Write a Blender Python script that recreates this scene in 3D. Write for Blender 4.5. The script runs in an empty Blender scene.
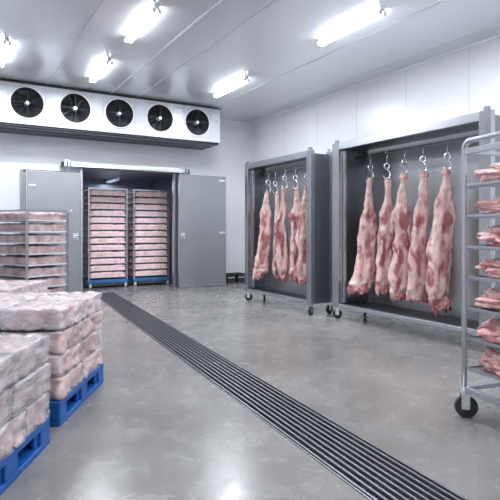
import bpy, bmesh, math, random
from mathutils import Vector, Matrix, noise
C = bpy.context.scene.collection
PI = math.pi
R_ = math.radians
YAW = R_(30.5)
CAM_H = 1.2
sF, cF = math.sin(YAW), math.cos(YAW)
def cw(d, l, z=0.0):            # distance ahead of / beside the viewpoint -> room coordinates (metres)
    return Vector((d*sF + l*cF, d*cF - l*sF, z))

# ------------------------------------------------------------------ materials
def new_mat(name):
    m = bpy.data.materials.new(name); m.use_nodes = True
    nt = m.node_tree; b = nt.nodes['Principled BSDF']
    return m, nt, b
def L(nt, a, b): nt.links.new(a, b)
def ramp(nt, stops):
    r = nt.nodes.new('ShaderNodeValToRGB'); e = r.color_ramp.elements
    e[0].position, e[0].color = stops[0][0], (*stops[0][1], 1)
    e[1].position, e[1].color = stops[-1][0], (*stops[-1][1], 1)
    for p, c in stops[1:-1]:
        x = e.new(p); x.color = (*c, 1)
    return r
def coords(nt, scale=(1, 1, 1), kind='Object'):
    t = nt.nodes.new('ShaderNodeTexCoord'); mp = nt.nodes.new('ShaderNodeMapping')
    mp.inputs['Scale'].default_value = scale
    L(nt, t.outputs[kind], mp.inputs['Vector']); return mp.outputs['Vector']
def tex(nt, vec, scale, detail=4, rough=.55, dist=0.0, rnd=False):
    n = nt.nodes.new('ShaderNodeTexNoise')
    n.inputs['Scale'].default_value = scale; n.inputs['Detail'].default_value = detail
    n.inputs['Roughness'].default_value = rough; n.inputs['Distortion'].default_value = dist
    if rnd:
        n.noise_dimensions = '4D'
        oi = nt.nodes.new('ShaderNodeObjectInfo'); mu = nt.nodes.new('ShaderNodeMath'); mu.operation = 'MULTIPLY'
        mu.inputs[1].default_value = 40; L(nt, oi.outputs['Random'], mu.inputs[0]); L(nt, mu.outputs[0], n.inputs['W'])
    L(nt, vec, n.inputs['Vector']); return n
def bump(nt, b, h, strength=.3, dist=.01):
    bp = nt.nodes.new('ShaderNodeBump'); bp.inputs['Strength'].default_value = strength
    bp.inputs['Distance'].default_value = dist; L(nt, h, bp.inputs['Height']); L(nt, bp.outputs['Normal'], b.inputs['Normal'])
def simple(name, col, rough=.5, metal=0.0, var=.06, scale=6):
    m, nt, b = new_mat(name)
    n = tex(nt, coords(nt), scale)
    r = ramp(nt, [(.3, tuple(c*(1-var) for c in col)), (.7, tuple(min(1, c*(1+var)) for c in col))])
    L(nt, n.outputs['Fac'], r.inputs['Fac']); L(nt, r.outputs['Color'], b.inputs['Base Color'])
    b.inputs['Roughness'].default_value = rough; b.inputs['Metallic'].default_value = metal
    return m
def steel(name, col, rough=.32, stretch=(9, 9, .4), var=.05, metal=.9):
    m, nt, b = new_mat(name)
    n = tex(nt, coords(nt, stretch), 3, 2, .5)
    n2 = tex(nt, coords(nt), 1.6, 3, .5)
    r = ramp(nt, [(.25, tuple(c*(1-var) for c in col)), (.75, tuple(min(1, c*(1+var)) for c in col))])
    ad = nt.nodes.new('ShaderNodeMath'); ad.operation = 'MULTIPLY_ADD'; ad.inputs[1].default_value = .5
    mu = nt.nodes.new('ShaderNodeMath'); mu.operation = 'MULTIPLY'; mu.inputs[1].default_value = .5
    L(nt, n.outputs['Fac'], mu.inputs[0]); L(nt, n2.outputs['Fac'], ad.inputs[0]); L(nt, mu.outputs[0], ad.inputs[2])
    L(nt, ad.outputs[0], r.inputs['Fac']); L(nt, r.outputs['Color'], b.inputs['Base Color'])
    mr = nt.nodes.new('ShaderNodeMapRange'); mr.inputs['To Min'].default_value = rough*.92; mr.inputs['To Max'].default_value = rough*1.1
    L(nt, ad.outputs[0], mr.inputs['Value']); L(nt, mr.outputs[0], b.inputs['Roughness'])
    b.inputs['Metallic'].default_value = metal
    return m
M = {}
M['ceiling'] = simple('ceiling_panel', (.76, .78, .82), .22, .30, .03, .7)
M['wall'] = simple('white_wall_panel', (.82, .825, .85), .28, 0, .02, 1.5)
M['wall_grey'] = simple('grey_cold_room_panel', (.62, .64, .69), .32, .1, .03, 1.5)
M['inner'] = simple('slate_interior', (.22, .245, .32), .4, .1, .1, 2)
M['steel'] = steel('brushed_steel', (.50, .51, .55), .33)
M['steel_h'] = steel('brushed_steel_beam', (.66, .67, .70), .3, (1.2, 1.2, 30))
M['steel_dark'] = steel('dull_steel', (.30, .31, .34), .36)
M['steel_door'] = simple('door_steel', (.30, .31, .325), .36, .6, .06, 1.2)
M['bright'] = steel('polished_steel', (.78, .79, .82), .18)
M['alu'] = steel('satin_aluminium', (.50, .52, .57), .34, metal=.85)
M['white_metal'] = simple('white_coated_metal', (.86, .87, .9), .3, .1, .02)
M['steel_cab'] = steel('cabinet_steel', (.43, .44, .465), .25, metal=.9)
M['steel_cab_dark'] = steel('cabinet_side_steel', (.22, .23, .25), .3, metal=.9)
M['fan_lining'] = simple('fan_lining_black', (.03, .032, .04), .5)
M['steel_beam'] = steel('cabinet_beam_steel', (.46, .47, .50), .3, (1, 1, 24))
M['steel_back'] = simple('back_panel_steel', (.46, .47, .485), .28, .75, .08, 1.5)
M['evap'] = simple('evaporator_sheet', (.66, .675, .72), .35, .1, .02)
M['seam'] = simple('panel_seam', (.66, .68, .73), .4)
M['grate'] = simple('dark_grate_metal', (.07, .07, .08), .45, .5)
M['drain_bar'] = steel('drain_bar_metal', (.27, .28, .31), .35, metal=.8)
M['drain_pit'] = simple('drain_pit_black', (.025, .026, .03), .7)
M['blue'] = simple('blue_plastic', (.008, .085, .33), .38, 0, .15, 8)
M['blue_dark'] = simple('blue_painted_steel', (.03, .13, .33), .4, 0, .15, 8)
M['rubber'] = simple('black_rubber', (.02, .02, .022), .6)
M['fan_black'] = simple('fan_black', (.018, .02, .028), .5)
M['fan_blade'] = simple('fan_blade_black', (.016, .018, .025), .35, .1)
M['black_plastic'] = simple('black_plastic', (.03, .03, .035), .45)
M['gap'] = simple('dark_seal', (.05, .05, .06), .7)
M['tray'] = simple('pale_tray_plastic', (.66, .66, .71), .3, .1)
def emit(name, col, s):
    m, nt, b = new_mat(name)
    b.inputs['Emission Color'].default_value = (*col, 1); b.inputs['Emission Strength'].default_value = s
    n = tex(nt, coords(nt), 3); r = ramp(nt, [(0, (.9, .9, .9)), (1, (1, 1, 1))])
    L(nt, n.outputs['Fac'], r.inputs['Fac']); L(nt, r.outputs['Color'], b.inputs['Base Color'])
    return m
M['tube'] = emit('lit_tube', (.90, .945, 1), 24)

M['dim_tube'] = emit('dim_tube', (.6, .75, 1), .5)
def concrete():
    m, nt, b = new_mat('polished_concrete')
    v = coords(nt)
    n1 = tex(nt, v, .9, 6, .6, .6); n2 = tex(nt, v, 5, 6, .7, .3); n3 = tex(nt, v, 60, 3, .6)
    r1 = ramp(nt, [(.25, (.145, .140, .134)), (.5, (.20, .194, .187)), (.75, (.262, .255, .247))])
    r2 = ramp(nt, [(.2, (.90, .895, .89)), (.8, (1.08, 1.08, 1.09))])
    r3 = ramp(nt, [(.3, (.93, .93, .93)), (.7, (1.05, 1.05, 1.05))])
    for n, r in ((n1, r1), (n2, r2), (n3, r3)): L(nt, n.outputs['Fac'], r.inputs['Fac'])
    a = nt.nodes.new('ShaderNodeMix'); a.data_type = 'RGBA'; a.blend_type = 'MULTIPLY'; a.inputs[0].default_value = 1
    L(nt, r1.outputs[0], a.inputs[6]); L(nt, r2.outputs[0], a.inputs[7])
    c = nt.nodes.new('ShaderNodeMix'); c.data_type = 'RGBA'; c.blend_type = 'MULTIPLY'; c.inputs[0].default_value = 1
    L(nt, a.outputs[2], c.inputs[6]); L(nt, r3.outputs[0], c.inputs[7])
    L(nt, c.outputs[2], b.inputs['Base Color'])
    mr = nt.nodes.new('ShaderNodeMapRange'); mr.inputs['From Min'].default_value = .3; mr.inputs['From Max'].default_value = .7
    mr.inputs['To Min'].default_value = .15; mr.inputs['To Max'].default_value = .34
    L(nt, n2.outputs['Fac'], mr.inputs['Value']); L(nt, mr.outputs[0], b.inputs['Roughness'])
    bump(nt, b, n2.outputs['Fac'], .03, .01)
    return m
M['floor'] = concrete()

def meat(name, fat, mid, red, s=9, attr=False, rough=.42, lo=.36, hi=.66):
    m, nt, b = new_mat(name)
    v = coords(nt, (1, 1, .55))
    n = tex(nt, v, s, 6, .62, .9, True)
    r = ramp(nt, [(lo, fat), ((lo+hi)/2, mid), (hi, red)])
    val = n.outputs['Fac']
    if attr:
        at = nt.nodes.new('ShaderNodeAttribute'); at.attribute_name = 'muscle'
        ma = nt.nodes.new('ShaderNodeMath'); ma.operation = 'MULTIPLY_ADD'; ma.inputs[1].default_value = .42
        ad = nt.nodes.new('ShaderNodeMath'); ad.operation = 'SUBTRACT'; ad.inputs[1].default_value = .12
        L(nt, at.outputs['Fac'], ma.inputs[0]); L(nt, val, ad.inputs[0]); L(nt, ad.outputs[0], ma.inputs[2]); val = ma.outputs[0]
    L(nt, val, r.inputs['Fac'])
    n2 = tex(nt, coords(nt, (1, 1, .3)), s*5, 4, .6, .4, True)
    r2 = ramp(nt, [(.3, (.82, .78, .78)), (.7, (1.1, 1.08, 1.08))]); L(nt, n2.outputs['Fac'], r2.inputs['Fac'])
    a = nt.nodes.new('ShaderNodeMix'); a.data_type = 'RGBA'; a.blend_type = 'MULTIPLY'; a.inputs[0].default_value = 1
    L(nt, r.outputs[0], a.inputs[6]); L(nt, r2.outputs[0], a.inputs[7]); L(nt, a.outputs[2], b.inputs['Base Color'])
    b.inputs['Roughness'].default_value = rough
    b.inputs['Subsurface Weight'].default_value = .08; b.inputs['Subsurface Radius'].default_value = (.02, .006, .004)
    b.inputs['Coat Weight'].default_value = .12; b.inputs['Coat Roughness'].default_value = .3
    bump(nt, b, n2.outputs['Fac'], .35, .006)
    return m
M['carcass'] = meat('pork_side', (.84, .65, .60), (.72, .44, .42), (.38, .13, .14), 9, True, lo=.28, hi=.80)
M['hock'] = meat('pork_hock', (.84, .62, .55), (.74, .45, .41), (.58, .26, .25), 12)
M['fat'] = meat('white_fat', (.9, .8, .78), (.86, .7, .68), (.75, .5, .5), 10)
M['ragged'] = meat('raw_red_edge', (.8, .5, .48), (.56, .22, .23), (.33, .08, .09), 16)
M['cut'] = meat('pork_cut', (.86, .62, .58), (.74, .38, .37), (.5, .14, .16), 14)
M['tray_meat'] = meat('tray_meat', (.92, .76, .76), (.84, .60, .61), (.62, .34, .36), 18, rough=.5, lo=.34, hi=.72)
M['pack_meat'] = meat('packed_meat', (.78, .60, .54), (.57, .36, .33), (.28, .12, .115), 7, lo=.36, hi=.66)
M['pack_dull'] = meat('greyish_packed_meat', (.62, .50, .48), (.46, .32, .31), (.26, .13, .13), 7, lo=.34, hi=.7)

def film(name, lo, hi, stretch, scale, col=(.86, .86, .92), seed=0):
    m, nt, b = new_mat(name)
    b.inputs['Base Color'].default_value = (*col, 1); b.inputs['Roughness'].default_value = .2
    v = coords(nt, stretch)
    n = tex(nt, v, scale, 6, .68, 1.2, True)
    rr = ramp(nt, [(.30, (lo,)*3), (.68, (hi,)*3)])
    L(nt, n.outputs['Fac'], rr.inputs['Fac'])
    L(nt, rr.outputs['Color'], b.inputs['Alpha'])
    bump(nt, b, n.outputs['Fac'], .5, .01)
    return m
M['film'] = film('clear_wrap', .02, .50, (1, 1, 1.6), 9)
M['film_top'] = film('milky_wrap', .04, .74, (1, 1.5, 3), 7)
M['film_tray'] = film('tray_wrap', .03, .38, (1, 1, 2.5), 14, (.7, .7, .78))
M['stretch'] = film('stretch_wrap', .10, .66, (.5, .7, 6), 6, (.66, .66, .71))

# ------------------------------------------------------------------ mesh helpers
def obj(name, bm, mat, parent=None, smooth=False, loc=None, rotz=0.0):
    me = bpy.data.meshes.new(name); bm.to_mesh(me); bm.free()
    me.materials.append(M[mat] if isinstance(mat, str) else mat)
    if smooth: me.polygons.foreach_set('use_smooth', [True]*len(me.polygons))
    o = bpy.data.objects.new(name, me); C.objects.link(o)
    if parent: o.parent = parent
    if loc is not None: o.location = loc
    o.rotation_euler.z = rotz
    return o
def tag(o, label, cat, group=None):
    o['label'] = label; o['category'] = cat
    if group: o['group'] = group
    return o
def thing(name, label, cat, loc=(0, 0, 0), rotz=0.0, group=None):
    o = bpy.data.objects.new(name, None); C.objects.link(o); o.empty_display_size = .1
    o.location = loc; o.rotation_euler = (0, 0, rotz)
    return tag(o, label, cat, group)
def struct(name, bm, mat, smooth=False):
    o = obj(name, bm, mat, None, smooth); o['kind'] = 'structure'; return o
def dup(root, loc, rotz, label, group=None):
    r = root.copy(); C.objects.link(r); r.location = loc; r.rotation_euler = (0, 0, rotz)
    r['label'] = label
    if group: r['group'] = group
    for ch in list(root.children):
        c = ch.copy(); C.objects.link(c); c.parent = r
        for g in list(ch.children):
            d = g.copy(); C.objects.link(d); d.parent = c
    return r
def box(bm, x0, x1, y0, y1, z0, z1, bev=0.0, mat=None):
    r = bmesh.ops.create_cube(bm, size=1.0); vs = r['verts']
    for v in vs:
        v.co = Vector((x0+(v.co.x+.5)*(x1-x0), y0+(v.co.y+.5)*(y1-y0), z0+(v.co.z+.5)*(z1-z0)))
        if mat: v.co = mat @ v.co
    if bev > 0:
        es = list({e for v in vs for e in v.link_edges})
        bmesh.ops.bevel(bm, geom=es, offset=bev, segments=2, profile=.5, affect='EDGES', clamp_overlap=True)
    return bm
def bx(*a, bev=0.0): 
    return box(bmesh.new(), *a, bev=bev)
def cyl(bm, p, q, r1, r2=None, n=16):
    p, q = Vector(p), Vector(q); r2 = r1 if r2 is None else r2
    d = q-p; rot = d.to_track_quat('Z', 'Y').to_matrix().to_4x4()
    bmesh.ops.create_cone(bm, cap_ends=True, segments=n, radius1=r1, radius2=r2, depth=d.length, matrix=Matrix.Translation((p+q)/2) @ rot)
    return bm
def tube(bm, pts, r, n=10, closed=False):
    pts = [Vector(p) for p in pts]; N = len(pts); rings = []
    prev = None
    for i, p in enumerate(pts):
        if closed: t = (pts[(i+1) % N]-pts[i-1])
        else: t = pts[min(i+1, N-1)]-pts[max(i-1, 0)]
        t.normalize()
        if prev is None:
            a = Vector((0, 0, 1)) if abs(t.z) < .9 else Vector((1, 0, 0)); u = t.cross(a).normalized()
        else:
            u = (prev - t*prev.dot(t)).normalized()
        prev = u; w = t.cross(u)
        rr = r[i] if isinstance(r, (list, tuple)) else r
        rings.append([bm.verts.new(p+(u*math.cos(2*PI*k/n)+w*math.sin(2*PI*k/n))*rr) for k in range(n)])
    for i in range(N if closed else N-1):
        A, B = rings[i], rings[(i+1) % N]
        for k in range(n): bm.faces.new((A[k], A[(k+1) % n], B[(k+1) % n], B[k]))
    if not closed:
        bm.faces.new(rings[0][::-1]); bm.faces.new(rings[-1])
    return bm
def wheel_parts(root, x, y, r=.06, turn=0.0, white=False):
    """a swivel caster under (x, y): fork + wheel"""
    Mx = Matrix.Translation((x, y, 0)) @ Matrix.Rotation(turn, 4, 'Z')
    b = bmesh.new()
    top = 2*r+.03
    box(b, -.035, .035, -.035, .035, top-.006, top, mat=Mx)
    cyl(b, Mx @ Vector((0, 0, top-.006)), Mx @ Vector((0, 0, top-.03)), .018)
    for s in (-1, 1):
        box(b, -.022, .03, s*.021-.002, s*.021+.002, r-.012, top-.02, mat=Mx)
    box(b, -.022, .03, -.022, .022, top-.024, top-.018, mat=Mx)
    c = obj('caster', b, 'bright', root)
    w = bmesh.new()
    ax = Mx.to_3x3() @ Vector((0, 1, 0)); cc = Mx @ Vector((.012, 0, r))
    cyl(w, cc-ax*.014, cc+ax*.014, r, n=24); 
    o = obj('wheel', w, 'rubber', c)
    h = bmesh.new(); cyl(h, cc-ax*.024, cc+ax*.024, .016, n=12); obj('axle', h, 'bright', c)
    return c

# ------------------------------------------------------------------ room shell
X0, X1, Y0, Y1, H = -2.6, 6.2, -3.2, 10.5, 3.74
def drain_x(y): return 1.655 + .0855*y
DW, DY0, DY1 = .20, .2, 9.72
# the floor, with the long slot of the drain let into it
b = bmesh.new()
ang = math.atan(.0855)
a0, a1 = (drain_x(DY0)-DW, DY0), (drain_x(DY0)+DW, DY0)
b0, b1 = (drain_x(DY1)-DW, DY1), (drain_x(DY1)+DW, DY1)
FX1, FY1 = X1, 12.6
P = {k: b.verts.new((x, y, 0)) for k, (x, y) in dict(A=(X0, Y0), B=(X1, Y0), C=(X1, FY1), D=(X0, FY1), a=a0, b=a1, c=b1, d=b0, E=(X0, DY0), F=(X1, DY0), G=(X1, DY1), Hh=(X0, DY1)).items()}
for f in (('A', 'B', 'F', 'b', 'a', 'E'), ('E', 'a', 'd', 'Hh'), ('b', 'F', 'G', 'c'), ('Hh', 'd', 'c', 'G', 'C', 'D')):
    b.faces.new([P[k] for k in f])
# slot sides
for p, q in ((a0, b0), (b1, a1), (a1, a0), (b0, b1)):
    v = [b.verts.new((p[0], p[1], 0)), b.verts.new((q[0], q[1], 0)), b.verts.new((q[0], q[1], -.06)), b.verts.new((p[0], p[1], -.06))]
    b.faces.new(v)
v = [b.verts.new((*p, -.06)) for p in (a0, a1, b1, b0)]; b.faces.new(v)
struct('floor', b, 'floor')
def ceil_bm():
    b = bx(X0, X1, Y0, Y1, H, H+.1)
    return b
struct('ceiling', ceil_bm(), 'ceiling')
for x in (-1.95, -.8, .34, 1.48, 2.6, 3.12, 4.74, 5.88):   # raised cover strips over the panel joints
    w = .015 if abs(x-2.6) < .01 else .008
    struct('trim_1', bx(x-w, x+w, Y0, Y1, H-.006, H), 'white_metal' if w > .01 else 'seam')
# right wall : panels with fine joints
struct('wall_right', bx(X1, X1+.1, Y0, Y1, 0, H), 'wall')
for i in range(13):
    y = 4.55-1.13*6+1.13*i
    if Y0 < y < Y1-.1: struct('trim_2', bx(X1-.003, X1, y-.006, y+.006, 0, H), 'seam')
struct('wall_left', bx(X0-.1, X0, Y0, Y1, 0, H), 'wall')
struct('wall_front', bx(X0, X1, Y0-.1, Y0, 0, H), 'wall')
# back wall with the wide opening of the inner cold room
OX0, OX1, OZ = 2.13, 4.30, 2.36
b = bmesh.new()
box(b, X0, OX0, Y1, Y1+.1, 0, H); box(b, OX1, X1, Y1, Y1+.1, 0, H); box(b, OX0, OX1, Y1, Y1+.1, OZ, H)
struct('wall_back', b, 'wall')
struct('trim_3', bx(X0, X1, Y1-.03, Y1, H-.03, H), 'white_metal')
struct('trim_4', bx(X1-.03, X1, Y0, Y1-.03, H-.03, H), 'white_metal')
struct('trim_5', bx(X1-.03, X1, Y1-.03, Y1, 0, H-.03), 'white_metal')
# inner room
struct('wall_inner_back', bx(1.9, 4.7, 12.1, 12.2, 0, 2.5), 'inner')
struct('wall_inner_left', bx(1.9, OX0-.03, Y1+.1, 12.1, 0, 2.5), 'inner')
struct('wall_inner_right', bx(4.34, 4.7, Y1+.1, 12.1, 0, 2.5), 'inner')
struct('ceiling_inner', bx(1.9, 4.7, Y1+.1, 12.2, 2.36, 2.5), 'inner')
# projecting cold-room front: grey pier left of the opening, steel jamb to the right of it
FY = 9.82
struct('wall_pier_left', bx(X0, OX0, FY+.02, Y1, 0, 2.37), 'wall_grey')
b = bx(4.02, 4.36, FY, FY+.06, 0, 2.33); struct('door_jamb_right', b, 'steel_dark')
struct('wall_pier_right', bx(4.30, 4.36, FY+.06, Y1, 0, 2.40), 'steel_dark')
struct('trim_6', bx(3.955, 4.02, FY-.03, FY+.06, 0, 2.33), 'steel')
struct('trim_7', bx(OX0-.03, OX0+.012, FY-.02, FY+.12, 0, 2.33), 'steel')
struct('ceiling_portal', bx(OX0, 4.30, FY+.02, Y1, 2.33, 2.40), 'steel_dark')

# door header : sliding track with end brackets
t = thing('door_track', 'long steel door track across the top of the doorway, pale brackets at its ends', 'door track', (3.0, 9.7, 2.33))
obj('track_beam', bx(-1.1, 1.18, -.07, .12, .03, .092, bev=.006), 'steel_h', t)
obj('rail_lip', bx(-1.1, 1.18, -.085, -.07, .01, .04), 'bright', t)
for x, mt in ((-1.17, 'white_metal'), (1.14, 'steel')):
    b = bx(x-.05, x+.05, -.1, .12, .0, .115, bev=.01); 
    k = obj('end_bracket', b, mt, t)
    g = bx(x-.012, x+.012, -.104, -.1, 0, .10); obj('bracket_slot', g, 'gap', k)
    g = bx(x-.075, x-.055, -.09, .1, 0, .09) if x < 0 else bx(x+.055, x+.08, -.09, .1, 0, .09); obj('rubber_stop', g, 'rubber', k)

def door(x0, x1, y, ztop, label, hx, lab_hinges, latch):
    t = thing('sliding_door', label, 'door', ((x0+x1)/2, y, 0), 0)
    w = (x1-x0)/2
    obj('door_panel', bx(-w, w, -.035, .035, .025, ztop, bev=.008), 'steel_door', t)
    b = bmesh.new(); e = .014
    box(b, -w-e, -w, -.042, .04, .02, ztop+e); box(b, w, w+e, -.042, .04, .02, ztop+e); box(b, -w, w, -.042, .04, ztop, ztop+e)
    box(b, -w-e, w+e, -.045, .04, .012, .03)
    obj('edge_trim', b, 'steel' , t)
    # handle : plate, lever
    b = bx(hx-.05, hx+.05, -.047, -.035, 1.0, 1.12, bev=.004); h = obj('handle_plate', b, 'bright', t)
    b = bmesh.new(); tube(b, [(hx-.03, -.045, 1.08), (hx-.03, -.085, 1.08), (hx+.02, -.09, 1.075), (hx+.07, -.085, 1.07)], .011); obj('handle', b, 'bright', h, True)
    b = bmesh.new(); box(b, hx-.04, hx+.03, -.05, -.047, 1.015, 1.03); obj('keyhole_slot', b, 'gap', h)
    for z in latch:
        s = -1 if hx > 0 else 1
        obj('hinge_plate', bx(s*(w-.15) - (.0), s*(w-.02), -.045, -.035, z, z+.045, bev=.003) if s > 0 else bx(-w+.02, -w+.15, -.045, -.035, z, z+.045, bev=.003), 'bright', t)
    return t
door(1.17, 2.085, 9.74, 2.22, 'steel sliding door standing left of the doorway, behind the wrapped tray rack', .37, True, (1.95,))
door(4.02, 5.06, 9.66, 2.30, 'tall brushed steel sliding door standing open right of the doorway', -.46, True, (2.2, 1.1))
# dark seam line round the left door
struct('trim_8', bx(1.10, 2.10, 9.825, 9.84, 2.22, 2.26), 'gap')
struct('trim_9', bx(1.08, 1.12, 9.80, 9.84, 0, 2.26), 'steel_dark')

# small black crates by the back wall
for i, (x, lab) in enumerate(((5.44, 'small black crate on the floor right behind the open steel door edge'), (5.70, 'small black crate on the floor by the room corner, right of its twin'))):
    t = thing('crate', lab, 'crate', (x, 10.2, 0), 0, 'black crates by the back wall')
    b = bmesh.new(); w, d_, h = .11, .15, .19
    box(b, -w, w, -d_, d_, 0, .012)
    for (u0, u1, v0, v1) in ((-w, w, -d_, -d_+.012), (-w, w, d_-.012, d_), (-w, -w+.012, -d_, d_), (w-.012, w, -d_, d_)): box(b, u0, u1, v0, v1, 0, h)
    box(b, -w-.01, w+.01, -d_-.01, -d_, h-.025, h); box(b, -w-.01, w+.01, d_, d_+.01, h-.025, h)
    obj('crate_body', b, 'black_plastic', t)
    obj('label_strip', bx(-w+.02, w-.03, -d_-.004, -d_, .10, .118), 'tray', t)

# ------------------------------------------------------------------ lights
def fixture(x, y0, y1, lab, H=H, power=None, tm='tube'):
    t = thing('ceiling_light', lab, 'ceiling light', (x, (y0+y1)/2, H), 0, 'twin tube ceiling lights')
    hl = (y1-y0)/2
    obj('housing', bx(-.028, .028, -hl, hl, -.045, 0, bev=.006), 'white_metal', t)
    for s in (-1, 1):
        b = bmesh.new(); cyl(b, (s*.030, -hl+.03, -.066), (s*.030, hl-.03, -.066), .019, n=12); obj('tube', b, tm, t, True)
        for q in (-1, 1): obj('lamp_holder', bx(s*.030-.018, s*.030+.018, q*(hl-.015)-.015, q*(hl-.015)+.015, -.084, -.036), 'white_metal', t)
    ld = bpy.data.lights.new('lamp', 'AREA'); ld.shape = 'RECTANGLE'; ld.size = .15; ld.size_y = 2*hl-.06; ld.energy = power or LAMP; ld.color = (.90, .94, 1)
    lo = bpy.data.objects.new('lamp', ld); C.objects.link(lo); lo.parent = t; lo.location = (0, 0, -.10)
LAMP = 54
fixture(4.28, 4.26, 5.43, 'ceiling light above the larger cabinet of pork sides, rightmost of the lights')
fixture(2.03, 5.52, 6.62, 'twin tube ceiling light at the top middle of the picture, above the third fan')
fixture(4.28, 7.36, 8.54, 'twin tube ceiling light over the right end of the fan unit, near the room corner')
fixture(2.06, 7.62, 8.72, 'small looking ceiling light just in front of the second and third fans')
fixture(.66, 7.5, 8.6, 'ceiling light cut by the left edge of the picture, above the first fan')
fixture(3.2, 11.15, 12.0, 'dim ceiling light added to brighten the inner cold room, behind the doorway racks', 2.36, 9, 'dim_tube')  # added lamp, lifts the brightness behind the doorway
for x, y in ((4.28, 1.9), (2.03, 2.6), (4.28, -1.2), (2.03, -.6), (-.4, .4)):  # added fixtures forward of the view, raising the overall brightness
    fixture(x, y-.58, y+.58, 'unseen twin tube ceiling light added further forward to brighten the room')

# ------------------------------------------------------------------ evaporator with five fans
EX0, EX1, EY0, EY1, EZ0, EZ1 = .55, 4.87, 9.5, 10.4, 3.01, 3.69
t = thing('evaporator', 'long white evaporator unit with five black fans under the ceiling', 'cooling unit', (EX0, EY0, EZ0))
W_ = EX1-EX0; D_ = EY1-EY0; HH = EZ1-EZ0
FX = [1.15+.80*i-EX0 for i in range(5)]; FR = .272; FZ = .36
# front sheet with five round holes, built as rings
def front_sheet():
    b = bmesh.new(); n = 48
    for i, fx in enumerate(FX):
        x0 = 0 if i == 0 else (FX[i-1]+fx)/2; x1 = W_ if i == 4 else (fx+FX[i+1])/2
        inner, outer = [], []
        for k in range(n):
            a = 2*PI*k/n+PI/4; c, s = math.cos(a), math.sin(a)
            inner.append(b.verts.new((fx+c*FR, 0, FZ+s*FR)))
            tx = ((x1-fx) if c > 0 else (x0-fx))/c if abs(c) > 1e-6 else 1e9
            tz = ((HH-FZ) if s > 0 else (0-FZ))/s if abs(s) > 1e-6 else 1e9
            tt = min(abs(tx), abs(tz)); outer.append(b.verts.new((fx+c*tt, 0, FZ+s*tt)))
        deep = [b.verts.new((v.co.x, .16, v.co.z)) for v in inner]
        for k in range(n):
            j = (k+1) % n
            b.faces.new((inner[k], inner[j], outer[j], outer[k])); b.faces.new((inner[j], inner[k], deep[k], deep[j]))
        # corners of the cell
        for cx, cz in ((x0, 0), (x1, 0), (x0, HH), (x1, HH)):
            near = sorted(outer, key=lambda v: (v.co.x-cx)**2+(v.co.z-cz)**2)[:2]
            if all((v.co-Vector((cx, 0, cz))).length > 1e-4 for v in near):
                b.faces.new((b.verts.new((cx, 0, cz)), near[0], near[1]))
    return b
obj('front_panel', front_sheet(), 'evap', t)
b = bmesh.new()
box(b, 0, W_, 0.001, D_, HH-.012, HH); box(b, 0, .012, 0.001, D_, 0, HH); box(b, W_-.012, W_, 0.001, D_, 0, HH); box(b, 0, W_, D_-.012, D_, 0, HH)
box(b, 0, W_, .17, .18, 0, HH)
obj('housing', b, 'evap', t)
obj('top_flange', bx(-.02, W_+.02, -.015, D_, HH, HH+.02), 'gap', t)
obj('drip_tray', bx(.02, W_-.02, .03, D_-.05, -.05, .0, bev=.004), 'fan_lining', t)
b = bmesh.new()
for i in range(3): box(b, .1, W_-.1, .12+i*.3, .15+i*.3, -.065, -.05)
obj('underside_ribs', b, 'steel_dark', t)
obj('lower_lip', bx(0, W_, -.012, .03, -.012, .02), 'evap', t)
for i, fx in enumerate(FX):
    b = bmesh.new()   # square mounting ring, round inner lip
    tube(b, [(fx+FR*math.cos(a), -.012, FZ+FR*math.sin(a)) for a in [2*PI*k/48 for k in range(48)]], .012, 8, True)
    f = obj('fan', b, 'white_metal', t, True)
    b = bmesh.new(); tube(b, [(fx, .0, FZ), (fx, .155, FZ)], FR-.003, 48)
    bmesh.ops.delete(b, geom=[g for g in b.faces if len(g.verts) > 4 and g.calc_center_median().y < .05], context='FACES_ONLY')
    obj('fan_well', b, 'fan_lining', f)
    b = bmesh.new()
    for k in range(7):
        a = 2*PI*k/7+.4*i; cols = []
        for j in range(7):
            r = .05+(FR-.02-.05)*j/6
            half = .22+.16*j/6
            p = []
            for s in (-1, 1):
                aa = a+s*half+.12*j/6
                p.append(b.verts.new((fx+r*math.cos(aa), .085-s*.03, FZ+r*math.sin(aa))))
            cols.append(p)
        for j in range(6): b.faces.new((cols[j][0], cols[j][1], cols[j+1][1], cols[j+1][0]))
    obj('fan_blades', b, 'fan_blade', f)
    b = bmesh.new(); cyl(b, (fx, .10, FZ), (fx, -.022, FZ), .040, .030, 20); obj('hub', b, 'white_metal', f)
    b = bmesh.new()
    for q in range(2, 9):
        rr = FR*q/9
        tube(b, [(fx+rr*math.cos(a), -.018, FZ+rr*math.sin(a)) for a in [2*PI*k/32 for k in range(32)]], .0022, 4, True)
    for k in range(4):
        a = PI/2*k
        tube(b, [(fx+.03*math.cos(a), -.02, FZ+.03*math.sin(a)), (fx+FR*math.cos(a), -.014, FZ+FR*math.sin(a))], .005, 5)
    obj('guard', b, 'grate', f)
    b = bmesh.new(); q = .30
    box(b, fx-q, fx+q, -.006, 0, FZ-q, FZ-q+.008); box(b, fx-q, fx-q+.006, -.005, 0, FZ-q, FZ+q); box(b, fx+q-.006, fx+q, -.005, 0, FZ-q, FZ+q)
    obj('mount_frame', b, 'alu', f)
obj('status_lamp', bx(W_-.10, W_-.08, -.008, 0, .42, .44), 'gap', t)

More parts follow.
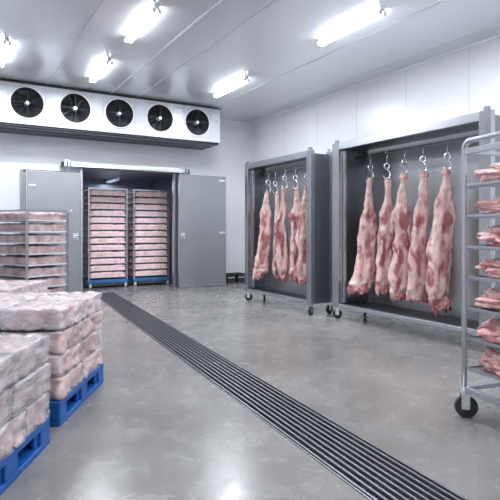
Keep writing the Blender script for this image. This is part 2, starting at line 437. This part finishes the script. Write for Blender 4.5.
# ------------------------------------------------------------------ floor drain
t = thing('floor_drain', 'long dark slotted channel drain running across the concrete floor', 'drain', (drain_x(DY0), DY0, 0), -ang)
LEN = (DY1-DY0)/math.cos(ang)
b = bmesh.new(); box(b, -DW+.004, -DW+.014, .01, LEN-.01, -.05, .002); box(b, DW-.014, DW-.004, .01, LEN-.01, -.05, .002); box(b, -DW+.014, DW-.014, .01, .02, -.05, .002); box(b, -DW+.014, DW-.014, LEN-.02, LEN-.01, -.05, .002)
obj('frame', b, 'drain_bar', t)
b = bmesh.new(); nb = 9
for i in range(nb):
    x = -DW+.014+(2*DW-.028)*(i+.5)/nb
    box(b, x-.0065, x+.0065, .02, LEN-.02, -.022, -.001)
y = .3
while y < LEN-.1:
    box(b, -DW+.014, DW-.014, y, y+.012, -.030, -.018); y += .16
obj('grating', b, 'drain_bar', t)
obj('channel', bx(-DW+.014, DW-.014, .02, LEN-.02, -.055, -.05), 'drain_pit', t)

# ------------------------------------------------------------------ hanging cabinets
def cabinet(name, lab, x0, x1, y0, y1, ztop, post, seed):
    t = thing(name, lab, 'cabinet', (x0, y0, 0), 0, 'steel hanging cabinets')
    D, Wd = x1-x0, y1-y0; zb = .16; pw = post
    # local : x = depth (0 front), y = width
    for (px, py) in ((0, 0), (0, Wd-pw), (D-.05, 0), (D-.05, Wd-pw)):
        dx = .07 if px == 0 else .05
        p = obj('post', bx(px, px+dx, py, py+pw, zb, ztop-.005, bev=.005), 'steel_cab', t)
        obj('post_cap', bx(px+.012, px+dx-.012, py+pw*.3, py+pw*.3+.05, ztop-.005, ztop+.035, bev=.006), 'steel_dark', p)
    obj('top_beam', bx(.004, .074, pw, Wd-pw, ztop-.10, ztop-.006, bev=.005), 'steel_beam', t)
    obj('bottom_beam', bx(.008, .058, pw, Wd-pw, zb, zb+.045, bev=.004), 'alu', t)
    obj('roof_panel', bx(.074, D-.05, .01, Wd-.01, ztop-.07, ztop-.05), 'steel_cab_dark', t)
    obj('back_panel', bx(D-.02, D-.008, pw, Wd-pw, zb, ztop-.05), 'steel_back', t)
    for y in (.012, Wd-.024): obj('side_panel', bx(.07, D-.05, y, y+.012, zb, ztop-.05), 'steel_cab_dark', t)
    for y in (pw+.004, Wd-pw-.03): obj('inner_trim', bx(.075, .11, y-.006, y+.03, zb+.06, ztop-.11), 'bright', t)
    b = bmesh.new(); n = int((Wd-2*pw)/.04)
    for i in range(n+1): box(b, .06, D-.025, pw+i*(Wd-2*pw-.012)/n, pw+i*(Wd-2*pw-.012)/n+.012, zb+.01, zb+.035)
    for x in (.06, D*.5, D-.045): box(b, x, x+.02, pw, Wd-pw, zb, zb+.012)
    obj('floor_grate', b, 'steel_dark', t)
    obj('floor_tray', bx(.06, D-.025, pw, Wd-pw, zb-.012, zb-.002), 'grate', t)
    return t, D, Wd
def add_rail(t, D, Wd, x, zr, pw):
    b = bmesh.new(); tube(b, [(x, pw, zr), (x, Wd-pw, zr)], .014, 12)
    r = obj('hanging_rail', b, 'steel_dark', t, True)
    return r
def finish_casters(t, D, Wd):
    for (px, py, tr) in ((.035, .05, .5), (.035, Wd-.05, -.4), (D-.03, .05, .2), (D-.03, Wd-.05, .9)):
        wheel_parts(t, px, py, .062, tr)
c1, D1, W1 = cabinet('hanging_cabinet', 'smaller steel cabinet of pork sides on casters, near the room corner', 4.28, 4.67, 5.62, 7.44, 2.30, .10, 1)
c2, D2, W2 = cabinet('hanging_cabinet', 'larger steel cabinet of pork sides on casters, right of the smaller one', 4.44, 5.02, 3.02, 5.36, 2.35, .13, 2)
XR1, XR2 = 4.50, 4.74
ZR1, ZR2 = 2.13, 2.16
add_rail(c1, D1, W1, XR1-4.28, ZR1, .10); add_rail(c2, D2, W2, XR2-4.44, ZR2, .13)
finish_casters(c1, D1, W1); finish_casters(c2, D2, W2)

# ------------------------------------------------------------------ hooks and pork sides
def interp(tab, s):
    ys = [r[0] for r in tab]
    y = ys[0]+(ys[-1]-ys[0])*s
    for i in range(len(tab)-1):
        if y <= ys[i+1] or i == len(tab)-2:
            u = (y-ys[i])/(ys[i+1]-ys[i]); u = max(0, min(1, u)); u = u*u*(3-2*u)*.5+u*.5
            return [tab[i][k]+(tab[i+1][k]-tab[i][k])*u for k in range(3)]
def pork(px_c, tab, k, loc, label, group, seed, red=.0, wide=1.0):
    y_a, y_b = tab[0][0], tab[-1][0]
    def wf(a):
        u = max(0, min(1, ((a-y_a)/(y_b-y_a)-.10)/.2)); return .86+(wide-.86)*u
    tab = [(a, px_c+(l_-px_c)*wf(a), px_c+(r_-px_c)*wf(a)) for a, l_, r_ in tab]
    """tab rows : (down, left, right) silhouette; k = metres per unit; px_c = hook column"""
    rnd = random.Random(seed)
    t = thing('pork_carcass', label, 'pork carcass', loc, -YAW+rnd.uniform(-.12, .12), group)
    y0 = tab[0][0]; Ht = (tab[-1][0]-y0)*k
    b = bmesh.new(); n, rows = 40, 96; rings = []
    lay = b.verts.layers.float.new('muscle')
    ph = seed*7.31
    ztop = -.03
    for i in range(rows+1):
        s = i/rows
        _, l, r = interp(tab, s)
        w = (r-l)*k/2; cx = ((r+l)/2-px_c)*k
        dep = w*(.62 if s > .12 else .85)
        if s > .86: dep *= 1-.45*(s-.86)/.14
        z = ztop-Ht*s
        ring = []
        for j in range(n):
            a = 2*PI*j/n; c_, s_ = math.cos(a), math.sin(a)
            x = cx+w*(abs(c_)**.85)*(1 if c_ > 0 else -1); y = dep*(abs(s_)**.8)*(1 if s_ > 0 else -1)
            # a shallow long furrow between muscle masses, on the side facing out
            if s_ < 0: y += dep*.30*math.exp(-((c_-.15*math.sin(s*9+seed))/.16)**2)*(1 if .25 < s < .9 else .3)
            p = Vector((x*7, y*7, z*4.5+ph))
            d = noise.noise(p)*.024+(abs(noise.noise(p*2.2))-.2)*.018+noise.noise(p*6.0)*.006
            d *= .35+min(1, w/.09)*.9
            if s > .9: d *= 1.8
            nrm = Vector((c_, s_*.8, 0)).normalized()
            v = b.verts.new(Vector((x, y, z))+nrm*d)
            if s > .93:
                v.co.z += (noise.noise(Vector((c_*2.2, seed, s_)))*.10+noise.noise(Vector((c_*6, seed, s_*3)))*.09)*(s-.93)/.07
            mz = noise.noise(Vector((x*15+seed+2*noise.noise(Vector((x*5, z*3, seed))), z*3.2, seed*2.1+y*5)))*.9-.06
            uu = (c_+.5*noise.noise(Vector((s*7, seed, 1)))); ww = noise.noise(Vector((x*22, z*10, seed+4)))*.5
            for (sc_, su, cc_, cu) in ((.34+.05*math.sin(seed), .085, -.15+.3*math.sin(seed*3), .5), (.66+.06*math.cos(seed*2), .13, .3*math.cos(seed*5), .38)):
                mz = max(mz, .42*(1.15-((s-sc_)/su)**2-((uu-cc_)/cu)**2+ww))
            mm = max(0, min(1, (mz+.10+.26*noise.noise(Vector((x*60, z*12, seed))))*2.4+red*.25+(.3 if s > .93 else 0)))
            if s < .16: mm *= .15
            mm *= .5+.5*min(1, max(0, (s-.18)*8))
            v[lay] = mm
            ring.append(v)
        rings.append(ring)
    for i in range(rows):
        for j in range(n): b.faces.new((rings[i][j], rings[i+1][j], rings[i+1][(j+1) % n], rings[i][(j+1) % n]))
    b.faces.new(rings[0][::-1]); 
    cv = b.verts.new(sum((v.co for v in rings[-1]), Vector())/n+Vector((0, 0, .05))); cv[lay] = 1.0
    for j in range(n): b.faces.new((rings[-1][(j+1) % n], rings[-1][j], cv))
    bmesh.ops.recalc_face_normals(b, faces=b.faces)
    body = obj('carcass', b, 'carcass', t, True)
    # hock knob at the top
    b = bmesh.new(); bmesh.ops.create_icosphere(b, subdivisions=3, radius=1)
    _, l, r = interp(tab, 0.0); w = (r-l)*k/2; cx = ((r+l)/2-px_c)*k
    for v in b.verts:
        q = v.co.copy(); f = 1+.12*noise.noise(q*2+Vector((seed, 0, 0)))
        v.co = Vector((cx+q.x*w*1.1*f, q.y*w*.95*f, -.035+q.z*.05*f))
    obj('hock', b, 'hock', t, True)
    # ragged neck trimmings at the lower end
    _, l, r = interp(tab, .97); cx = ((r+l)/2-px_c)*k; w = (r-l)*k/2
    b = bmesh.new(); bmesh.ops.create_icosphere(b, subdivisions=4, radius=1)
    for v in b.verts:
        q = v.co.copy(); f = 1+.35*noise.noise(q*1.8+Vector((seed, 0, 0)))+.25*noise.noise(q*4+Vector((0, seed, 0)))
        v.co = Vector((cx+q.x*w*.86*f, -.01+q.y*w*.42*f, ztop-Ht+.035+q.z*.06*f+.03*noise.noise(Vector((q.x*3, seed, 5)))))
    obj('ragged_trim', b, 'ragged', t, True)
    # strip of white back fat along one edge
    b = bmesh.new(); pts, rr = [], []
    side = 1 if seed % 2 else -1
    for q in range(16):
        s = .16+.62*q/15
        _, l, r = interp(tab, s); w = (r-l)*k/2; cx = ((r+l)/2-px_c)*k
        pts.append((cx+side*w*.58, -w*.33, ztop-Ht*s)); rr.append(.006+.020*math.sin(PI*q/15)*(.6+.8*abs(noise.noise(Vector((q*.5, seed, 1))))))
    tube(b, pts, rr, 10)
    for v in b.verts: v.co += Vector((1, .5, .3))*noise.noise(v.co*14)*.014
    obj('back_fat', b, 'fat', t, True)
    return t
def hook(loc, zr, label, group, seed):
    """S hook and shackle hanging on the rail at height zr down to the hock at loc.z"""
    t = thing('meat_hook', label, 'hook', (loc[0], loc[1], loc[2]), -YAW+random.Random(seed).uniform(-.3, .3), group)
    h = zr-loc[2]
    b = bmesh.new()
    pts = [(.02*math.cos(a), 0, h-.002+.02*math.sin(a)) for a in [R_(x) for x in range(-60, 211, 30)]]
    tube(b, pts[::-1]+[(.0, 0, h-.06), (.0, 0, .18)], .006, 8); obj('hanger', b, 'bright', t, True)
    b = bmesh.new(); tube(b, [(.030*math.cos(a), 0, .150+.036*math.sin(a)) for a in [2*PI*k/20 for k in range(20)]], .0115, 8, True); obj('shackle_ring', b, 'bright', t, True)
    b = bmesh.new()
    pts = [(0, 0, .118), (.012, 0, .105), (.034, 0, .075), (.040, 0, .04), (.030, 0, .008), (.004, 0, -.012), (-.026, 0, -.004), (-.038, 0, .022), (-.036, 0, .045)]
    tube(b, pts, [.009, .012, .012, .012, .012, .011, .010, .007, .003], 8); obj('hook_point', b, 'bright', t, True)
ords = ['leftmost', 'second from the left', 'middle', 'fourth from the left', 'rightmost']
big = [
 (80, 1.04, [(90,70,91),(115,70,88),(140,65,91),(170,60,94),(200,51,98),(250,45,102),(300,46,100),(350,36,98),(390,26,96),(420,18,88),(436,14,60)], 'wide flared lower edge', 0),
 (131, 1.03, [(88,121,142),(112,121,140),(140,117,143),(190,108,150),(230,105,158),(270,100,154),(300,97,150),(350,95,147),(400,92,145),(436,95,137)], 'slim and darker near its foot', .3),
 (172/2.174*3.125, 1.0, None, 'deep red muscle along its side', .6),
 (213/2.174*3.125, 1.0, None, 'long pale flank', .1),
 (262/2.174*3.125, 1.0, None, 'widest of them, hanging apart with a blood-dark end', .45)]
tabs = {2: [(140,164,183),(152,166,181),(180,156,181),(220,148,188),(260,155,190),(300,151,186),(340,144,185),(380,142,181),(403,148,176)],
        3: [(135,203,223),(148,205,221),(180,198,222),(220,192,223),(260,186,220),(300,180,219),(340,177,220),(380,175,222),(408,179,219)],
        4: [(130,254,277),(144,257,274),(170,252,280),(200,241,286),(230,237,289),(260,231,281),(300,225,277),(340,222,272),(380,224,273),(410,232,278),(424,238,275)]}
def at_x(px, X):
    tt = (px-250)/510.; dx, dy = sF+tt*cF, cF-tt*sF; d = X/dx
    return d, d*dy
for i in range(5):
    if i < 2:
        pxl = 345+big[i][0]/3.125; tab = big[i][2]; sc = 3.125; pc = big[i][0]; ytop = 150+tab[0][0]/3.125
    else:
        pc = [0, 0, 173, 213, 266][i]; pxl = 325+pc/2.174; tab = tabs[i]; sc = 2.174; ytop = 110+tab[0][0]/2.174
    d, y = at_x(pxl, XR2)
    zt = 1.2+(229-ytop)/510*d
    loc = (XR2+(.02 if i % 2 else -.02), y, zt)
    pork(pc, tab, d/510/sc, loc, f'{ords[i]} pork side in the larger cabinet, {big[i][3]}', 'pork sides in the larger cabinet', 11+i, big[i][4], 1.0)
    hook((XR2-.0, y, zt), ZR2, f'steel hook and ring above the {ords[i]} pork side, larger cabinet', 'hooks in the larger cabinet', i)
small = [
 [(90,69,85),(130,60,92),(180,50,98),(230,53,95),(280,47,90),(330,40,86),(380,32,84),(420,28,80),(440,27,60)],
 [(95,98,114),(150,98,118),(200,96,120),(260,95,125),(330,92,130),(400,92,134),(438,104,138)],
 [(75,136,155),(120,135,154),(170,129,159),(220,115,152),(270,117,160),(330,119,165),(400,121,162),(450,138,157)],
 [(75,180,200),(130,172,208),(180,160,213),(230,165,205),(290,165,206),(340,165,210),(400,163,214),(452,171,213)],
 [(70,231,244),(120,223,252),(170,215,258),(230,210,258),(290,206,258),(350,214,262),(400,206,258),(458,215,250)]]
smalldesc = ['narrow with a pointed lower tip', 'partly behind its right neighbour', 'pale and long waisted', 'full round ham', 'partly behind the post']
for i, tab in enumerate(small):
    pc = (tab[0][1]+tab[0][2])/2; pxl = 250+pc/4.167; ytop = 170+tab[0][0]/4.167
    d, y = at_x(pxl, XR1); zt = 1.2+(229-ytop)/510*d
    pork(pc, tab, d/510/4.167, (XR1+(.03 if i % 2 else -.03), y, zt), f'{ords[i]} pork side in the smaller cabinet, {smalldesc[i]}', 'pork sides in the smaller cabinet', 31+i, .1, 1.15)
    hook((XR1, y, zt), ZR1, f'steel hook and ring above the {ords[i]} pork side, smaller cabinet', 'hooks in the smaller cabinet', 10+i)

# ------------------------------------------------------------------ tray racks
def heap(w, d_, h, seed, nx=16, ny=12, rag=.02):
    """lumpy slab of meat pieces, base at z=0"""
    b = bmesh.new(); bmesh.ops.create_grid(b, x_segments=nx, y_segments=ny, size=.5)
    for v in b.verts:
        x, y = v.co.x*w, v.co.y*d_
        e = min(1, (0.5-abs(v.co.x))*12+.8)*min(1, (0.5-abs(v.co.y))*12+.8)
        vz, _p = noise.voronoi(Vector((x*11+seed*3, y*11, seed)))[0], 0
        v.co = Vector((x, y, h*(.5+.5*e)*(1.03-.22*min(1, vz[0]))+rag*noise.noise(Vector((x*18, y*18, seed)))))
    ext = bmesh.ops.extrude_edge_only(b, edges=[e for e in b.edges if e.is_boundary])
    for v in [g for g in ext['geom'] if isinstance(g, bmesh.types.BMVert)]: v.co.z = 0; v.co.x *= 1.0; v.co.y *= 1.0
    bmesh.ops.subdivide_edges(b, edges=[e for e in b.edges if abs(e.verts[0].co.z-e.verts[1].co.z) > h*.3], cuts=3)
    for v in b.verts:
        if 0.002 < v.co.z < h*.9: v.co.x += .012*noise.noise(Vector((v.co.x*25, v.co.y*25, v.co.z*30+seed))); v.co.y += .014*noise.noise(Vector((v.co.x*25+9, v.co.y*25, v.co.z*30+seed)))
    bmesh.ops.recalc_face_normals(b, faces=b.faces)
    return b
num = ['topmost', 'second from the top', 'third from the top', 'fourth from the top', 'fifth from the top', 'sixth from the top', 'seventh from the top', 'eighth from the top', 'ninth from the top', 'tenth from the top', 'eleventh from the top', 'third from the bottom', 'lowest but one', 'lowest']
def number(k, n):
    return 'topmost' if k == 0 else 'lowest' if k == n-1 else 'lowest but one' if k == n-2 else num[k]
def pan(w, d_, lip):
    b = bmesh.new(); box(b, -w/2, w/2, -d_/2, d_/2, 0, .006)
    for (u0, u1, v0, v1) in ((-w/2, w/2, -d_/2, -d_/2+.006), (-w/2, w/2, d_/2-.006, d_/2), (-w/2, -w/2+.006, -d_/2, d_/2), (w/2-.006, w/2, -d_/2, d_/2)): box(b, u0, u1, v0, v1, 0, lip)
    return b
def tray_rack(x, y, which):
    w, dp, top = .80, .62, 2.04; zb = .17
    t = thing('tray_rack', f'tall rack of meat trays standing in the doorway, the {which} of the pair', 'rack', (x, y, 0), 0, 'tray racks in the doorway')
    for px in (-w/2, w/2-.025):
        for py in (-dp/2, dp/2-.025):
            obj('post', bx(px, px+.025, py, py+.025, zb, top), 'alu', t)
    b = bmesh.new()
    for py in (-dp/2, dp/2-.025): box(b, -w/2+.025, w/2-.025, py, py+.025, top-.035, top-.005)
    for px in (-w/2, w/2-.025): box(b, px, px+.025, -dp/2+.025, dp/2-.025, top-.035, top-.005)
    obj('top_frame', b, 'alu', t)
    b = bmesh.new()
    for k in range(13):
        z = zb+.035+.140*k
        for px in (-w/2+.018, w/2-.038): box(b, px, px+.02, -dp/2+.025, dp/2-.025, z-.008, z-.002)
    obj('tray_runners', b, 'alu', t)
    dl = thing('rack_dolly', f'blue wheeled dolly under the {which} doorway rack', 'dolly', (x, y, 0), 0, 'blue dollies in the doorway')
    obj('deck', bx(-w/2-.015, w/2+.015, -dp/2-.02, dp/2+.02, .10, zb-.002, bev=.008), 'blue_dark', dl)
    obj('skirt', bx(-w/2+.10, w/2-.10, -dp/2-.012, -dp/2, .045, .10), 'gap', dl)
    for sx in (-1, 1):
        for sy in (-1, 1):
            cx, cy = sx*(w/2-.04), sy*(dp/2-.03)
            c = obj('wheel_bracket', bx(cx-.028, cx+.028, cy-.04, cy+.03, .05, .10, bev=.004), 'alu', dl)
            b = bmesh.new(); cyl(b, (cx-.02, cy, .045), (cx+.02, cy, .045), .045, n=20); obj('wheel', b, 'tray', c)
    return t
def doorway_tray(x, y, zs, which):
    first = None
    for k in range(13):
        z = .17+.035+.140*(12-k)
        lab = f'{number(k, 13)} tray of pink meat in the {which} doorway rack'
        grp = f'meat trays in the {which} doorway rack'
        if k < 4:
            t = thing('meat_tray', lab, 'meat tray', (x, y, z), 0, grp)
            obj('tray_pan', pan(.74, .615, .018), 'tray', t)
            o = obj('meat_filling', heap(.705, .59, .118, 5*k+zs), 'tray_meat', t, True); o.location.z = .006
            if k == 0: protos = []
            protos.append(t)
        else:
            dup(protos[k % 4], (x, y, z), 0, lab, grp)
for x, which, s in ((2.795, 'left', 1), (3.72, 'right', 40)):
    tray_rack(x, 10.76, which); doorway_tray(x, 10.76, s, which)

# wrapped tray rack on the left
P0 = cw(6.2, -2.71); th = PI/2-YAW-R_(34.5)      # heading of the right-hand face
rw, rd = .58, .86
rk = thing('tray_rack', 'lower rack of film-wrapped meat trays in front of the left steel door', 'rack', P0, th)
for px in (-.012, rw-.018):
    for py in (-.012, rd-.018):
        obj('post', bx(px, px+.024, py, py+.024, .13, 1.44), 'alu', rk)
b = bmesh.new()
for py in (-.012, rd-.018): box(b, .012, rw-.018, py, py+.02, 1.42, 1.44); box(b, .012, rw-.018, py, py+.02, .13, .15)
for px in (-.012, rw-.018): box(b, px, px+.02, .012, rd-.018, 1.42, 1.44); box(b, px, px+.02, .012, rd-.018, .13, .15)
obj('frame_rails', b, 'alu', rk)
obj('push_handle', tube(bmesh.new(), [(rw, .0, 1.43), (rw+.07, -.01, 1.435), (rw+.08, .05, 1.435)], .01), 'bright', rk, True)
for sx in (.03, rw-.03):
    for sy in (.03, rd-.03): wheel_parts(rk, sx, sy, .05, .3)
def wrapped_tray(seed, z, lab, topone=False):
    t = thing('wrapped_meat_tray', lab, 'meat tray', Vector((P0.x, P0.y, z)), th, 'wrapped trays in the left rack')
    cx, cy = rw/2, rd/2
    o = obj('tray_pan', pan(rw-.004, rd-.004, .018), 'tray', t); o.location = (cx, cy, 0)
    o = obj('meat_filling', heap(rw-.06, rd-.06, .112, seed), 'pack_meat', t, True); o.location = (cx, cy, .008)
    b = heap(rw-.044, rd-.044, .118, seed)
    for v in b.verts:
        if v.co.z < .03: v.co.x *= 1.03; v.co.y *= 1.03
        v.co += v.co.normalized()*.006*noise.noise(v.co*30)
    o = obj('wrap_film', b, 'film_tray', t, True); o.location = (cx, cy, .008)
    return t
pr = []
for k in range(9):
    z = 1.295-.1385*k; lab = f'{number(k, 9)} film-wrapped meat tray in the left rack'
    if k < 4: pr.append(wrapped_tray(60+k*3, z, lab))
    else: dup(pr[k % 4], (P0.x, P0.y, z), th, lab)

# ------------------------------------------------------------------ pallets and packages
def pallet(d0, d1, l0, l1, label):
    """l1 = right-hand side, d0 = near side; local x along lateral, y along depth"""
    t = thing('pallet', label, 'pallet', cw(d0, l1), -YAW, 'blue plastic pallets')
    w, dp = l1-l0, d1-d0; h = .15
    b = bmesh.new(); box(b, -w, 0, 0, dp, h-.035, h, bev=.006); obj('deck', b, 'blue', t)
    for i in range(3):
        y = (.0, dp/2-.06, dp-.12)[i]
        for j in range(3):
            x = (-w, -w/2-.07, -.14)[j]
            obj('block', bx(x+.001, x+.139, y+.001, y+.119, .03, h-.034, bev=.008), 'blue', t)
    for j in range(3):
        x = (-w, -w/2-.07, -.14)[j]
        obj('skid', bx(x, x+.14, 0, dp, 0, .032, bev=.006), 'blue', t)
    # stiffening webs between blocks leave two fork openings on the side
    b = bmesh.new()
    for x in (-.035, -w+.02):
        for y0, y1 in ((.118, .165), (dp/2-.105, dp/2-.058), (dp/2+.058, dp/2+.105), (dp-.165, dp-.118)): obj('web', bx(x, x+.015, y0, y1, .03, h-.034), 'blue', t)
    return t
def lump_box(w, d_, h, seed, off=0.0, lump=.02, rnd_=.015, fine=.004, n=15):
    """rounded, lumpy block centred in x and y, base at 0"""
    b = bmesh.new(); bmesh.ops.create_cube(b, size=2.0); bmesh.ops.subdivide_edges(b, edges=b.edges[:], cuts=n, use_grid_fill=True)
    hw, hd, hh = w/2+off, d_/2+off, h/2+off*.5
    for v in b.verts:
        q = v.co.copy(); p = Vector((q.x*hw, q.y*hd, q.z*hh))
        r = min(rnd_, hh*.9)
        c = Vector((max(-hw+r, min(hw-r, p.x)), max(-hd+r, min(hd-r, p.y)), max(-hh+r, min(hh-r, p.z))))
        dd = p-c
        if dd.length > 1e-6: p = c+dd.normalized()*r
        nn = dd.normalized() if dd.length > 1e-6 else q.normalized()
        vv = noise.voronoi(Vector((p.x*8.5+seed*2.3, p.y*8.5, p.z*8.5+seed)))[0]
        e = min(1, (vv[1]-vv[0])*2.2)
        dsp = (e-.7)*lump*1.25+noise.noise(p*16+Vector((seed, 0, 0)))*fine*1.5+noise.noise(p*5+Vector((seed, 4, 0)))*lump*.35
        if off > 0: dsp = dsp*.45-.002+noise.noise(p*28+Vector((seed, 8, 0)))*.004
        p += nn*dsp
        v.co = p+Vector((0, 0, h/2))
    bmesh.ops.recalc_face_normals(b, faces=b.faces)
    return b
pk = {}
def package(key, w, d_, h, lab, grp, pos, seed, meatmat, filmmat, lump=.02):
    kk = (key, seed % 4)
    if kk in pk: return dup(pk[kk], pos, -YAW+(0 if seed % 8 < 4 else PI), lab, grp)
    t = thing('meat_package', lab, 'meat package', pos, -YAW, grp)
    obj('meat_block', lump_box(w-.010, d_-.010, h-.006, seed % 4+3, -.009, lump), meatmat, t, True)
    o = obj('plastic_film', lump_box(w-.010, d_-.010, h-.006, seed % 4+3, .004, lump), filmmat, t, True)
    pk[kk] = t
    return t
rowsN = {4: ['top layer', 'second layer', 'third layer', 'bottom layer'], 3: ['top layer', 'middle layer', 'bottom layer']}
def stack(who, d0, d1, l0, l1, z0, hs, nx, nys, meatmat, films, sd, lump=.02):
    s = sd; n = len(hs); z = z0
    for li in range(n):
        lay = n-1-li; h = hs[li]; ny = nys[li]
        for iy in range(ny):
            for ix in range(nx):
                # leave out packages buried in the heart of the pile
                if lay > 0 and 0 < ix < nx-1 and 0 < iy < ny-1: s += 1; continue
                w, dp = (l1-l0)/nx, (d1-d0)/ny
                j = ((s*7) % 5-2)*.0018
                l = l0+w*(ix+.5)+j; d = d0+dp*(iy+.5)
                col = ['far left', 'inner', 'right-hand'][-nx:][ix] if nx == 3 else ['left', 'right-hand'][ix]
                dep = {1: 'full-depth', 2: ['front', 'rear'][iy] if ny == 2 else '', 3: ['front', 'middle', 'rear'][iy] if ny == 3 else ''}[ny]
                package((who, li, ny), w, dp, h, f'{dep} {col} film-wrapped meat package, {rowsN[n][lay]}, {who}', f'meat packages, {who}', cw(d, l, z), s, meatmat, films[li], lump)
                s += 1
        z += h
# rear pallet pile beside the drain
pallet(3.09, 4.01, -2.36, -1.15, 'blue plastic pallet under the four-layer pile of meat nearest the drain')
stack('pile beside the drain', 3.105, 3.995, -2.33, -1.145, .15, [.142]*4, 3, [2]*4, 'pack_meat', ['film', 'film', 'film', 'film_top'], 2, .020)
# front pallet pile, cut by the picture's left edge
pallet(1.94, 2.86, -2.33, -1.12, 'blue plastic pallet in the left foreground under the nearest pile of meat')
stack('foreground pile', 1.95, 2.85, -2.29, -1.105, .15, [.158, .158, .158], 3, [3, 2, 2], 'pack_dull', ['film', 'stretch', 'stretch'], 5, .016)
# far pile
pallet(4.36, 5.24, -3.24, -2.08, 'blue plastic pallet behind the other two, hidden under a white wrapped pile')
stack('rear pile at the left edge', 4.38, 5.22, -3.2, -2.06, .15, [.135]*4, 2, [2]*4, 'pack_meat', ['film', 'film', 'film', 'film_top'], 9, .02)

# ------------------------------------------------------------------ right-hand rack of pork cuts
RP = cw(3.25, 1.365); rth = R_(-11.5)
sr = thing('shelf_rack', 'tall aluminium rolling rack of pork cuts at the right edge', 'rack', RP, rth)
RL, RD, RT = .95, .52, 1.755
def Y(a): return -a
s_ = .014
# front and rear hoops : post, rounded corner, top rail, post
for x in (0, RD):
    b = bmesh.new(); rc = .055; pts = [(x, 0, .17), (x, 0, .5), (x, 0, 1.0), (x, 0, RT-rc)]
    for k in range(1, 7):
        a = PI/2*k/6; pts.append((x, -rc+rc*math.cos(a), RT-rc+rc*math.sin(a)))
    for k in range(0, 7):
        a = PI/2*k/6; pts.append((x, -RL+rc-rc*math.sin(a), RT-rc+rc*math.cos(a)))
    pts += [(x, -RL, 1.0), (x, -RL, .17)]
    tube(b, pts, .0175, 12); obj('hoop', b, 'alu', sr, True)
    obj('upper_bar', bx(x-.010, x+.010, -RL+.012, -.012, RT-.085, RT-.045, bev=.004), 'alu', sr)
    obj('lower_bar', bx(x-.016, x+.016, -RL+.012, -.012, .165, .20, bev=.004), 'alu', sr)
for y in (0, -RL):
    obj('end_bar', bx(.012, RD-.012, y-.012, y+.012, .17, .195), 'alu', sr)
    obj('end_bar', bx(.012, RD-.012, y-.010, y+.010, RT-.075, RT-.05), 'alu', sr)
zs = [1.475, 1.28, 1.086, .895, .70, .51, .32]
cutd = ['thick pork cut']*6+['big folded pork cut']
for k, z in enumerate(zs):
    b = bmesh.new()
    for x in (.02, RD-.04): box(b, x, x+.02, -RL+.015, -.015, z-.016, z-.004)
    obj('shelf_rail', b, 'alu', sr)
    tr = thing('shelf_tray', f'{number(k, 7)} flat metal tray in the right-hand rolling rack', 'tray', RP+Vector((0, 0, z-.004)), rth, 'trays in the right-hand rack')
    b = bmesh.new(); box(b, -.002, RD-.02, -RL+.02, -.022, 0, .004)
    for (u0, u1, v0, v1) in ((-.004, .003, -RL+.02, -.022), (RD-.023, RD-.016, -RL+.02, -.022), (-.002, RD-.02, -RL+.02, -RL+.027), (-.002, RD-.02, -.029, -.022)): box(b, u0, u1, v0, v1, 0, .014)
    obj('tray_sheet', b, 'alu', tr)
    # the cut : elongated lump, lean body plus fat cap
    for part in range(2):
        rnd = random.Random(k*9+part)
        hl = .17+.02*rnd.random(); hw = .16; hh = (.068, .066, .072, .068, .072, .070, .082)[k]
        c = thing('pork_cut', (f'{cutd[k]}, {number(k, 7)} tray of the right-hand rack' if part == 0 else f'nearer pork cut, {number(k, 7)} tray of the right-hand rack, past the picture edge'), 'pork cut', RP+Matrix.Rotation(rth, 3, 'Z') @ Vector((.185, -.02-hl-part*.41, 0))+Vector((0, 0, z)), rth+rnd.uniform(-.12, .12), 'pork cuts in the right-hand rack')
        def lumpy(sx, sy, sz, sd, cut=-1.0, zc=0):
            b = bmesh.new(); bmesh.ops.create_icosphere(b, subdivisions=5, radius=1)
            for v in b.verts:
                q = v.co.copy()
                f = 1+.30*noise.noise(q*1.5+Vector((sd, 0, 0)))+.15*noise.noise(q*3.5+Vector((0, sd, 0)))+.06*noise.noise(q*9)
                ridge = abs(noise.noise(q*2.2+Vector((0, 0, sd))))
                f -= .18*math.exp(-(ridge/.06)**2)
                sg = lambda a: (abs(a)**.72)*(1 if a > 0 else -1)
                p = Vector((sg(q.x)*sx, sg(q.y)*sy, q.z*sz))*f
                p.x = max(-.19, min(.19, p.x)); p.y = max(-.195, min(.195, p.y))
                v.co = Vector((p.x, p.y, max(0.0, p.z+sz*.82)))+Vector((0, 0, zc))
            return b
        obj('lean_meat', lumpy(hw, hl, hh, k*3.1+part*7), 'cut', c, True)
        o = obj('fat_cap', lumpy(hw*.80, hl*.72, hh*.62, k*5.3+part+20), 'fat', c, True); o.location = (.01, -.02, hh*.78); 
for (x, y, tr) in ((0.0, 0, -.45), (RD, 0, .3), (0, -RL, .4), (RD, -RL, 1.2)):
    wheel_parts(sr, x, y, .07, tr)

# ------------------------------------------------------------------ camera, world, view
cam = bpy.data.cameras.new('camera'); co = bpy.data.objects.new('camera', cam); C.objects.link(co)
co.location = (0, 0, CAM_H); co.rotation_euler = (PI/2, 0, -YAW)
cam.sensor_width = 36; cam.lens = 510/500*36; cam.shift_y = -21/500; cam.clip_start = .05
bpy.context.scene.camera = co
w = bpy.data.worlds.new('world'); bpy.context.scene.world = w; w.use_nodes = True
w.node_tree.nodes['Background'].inputs[0].default_value = (.8, .85, 1, 1); w.node_tree.nodes['Background'].inputs[1].default_value = .1
vs = bpy.context.scene.view_settings
vs.view_transform = 'Standard'; vs.look = 'None'; vs.gamma = 1; vs.use_curve_mapping = False; vs.exposure = .06
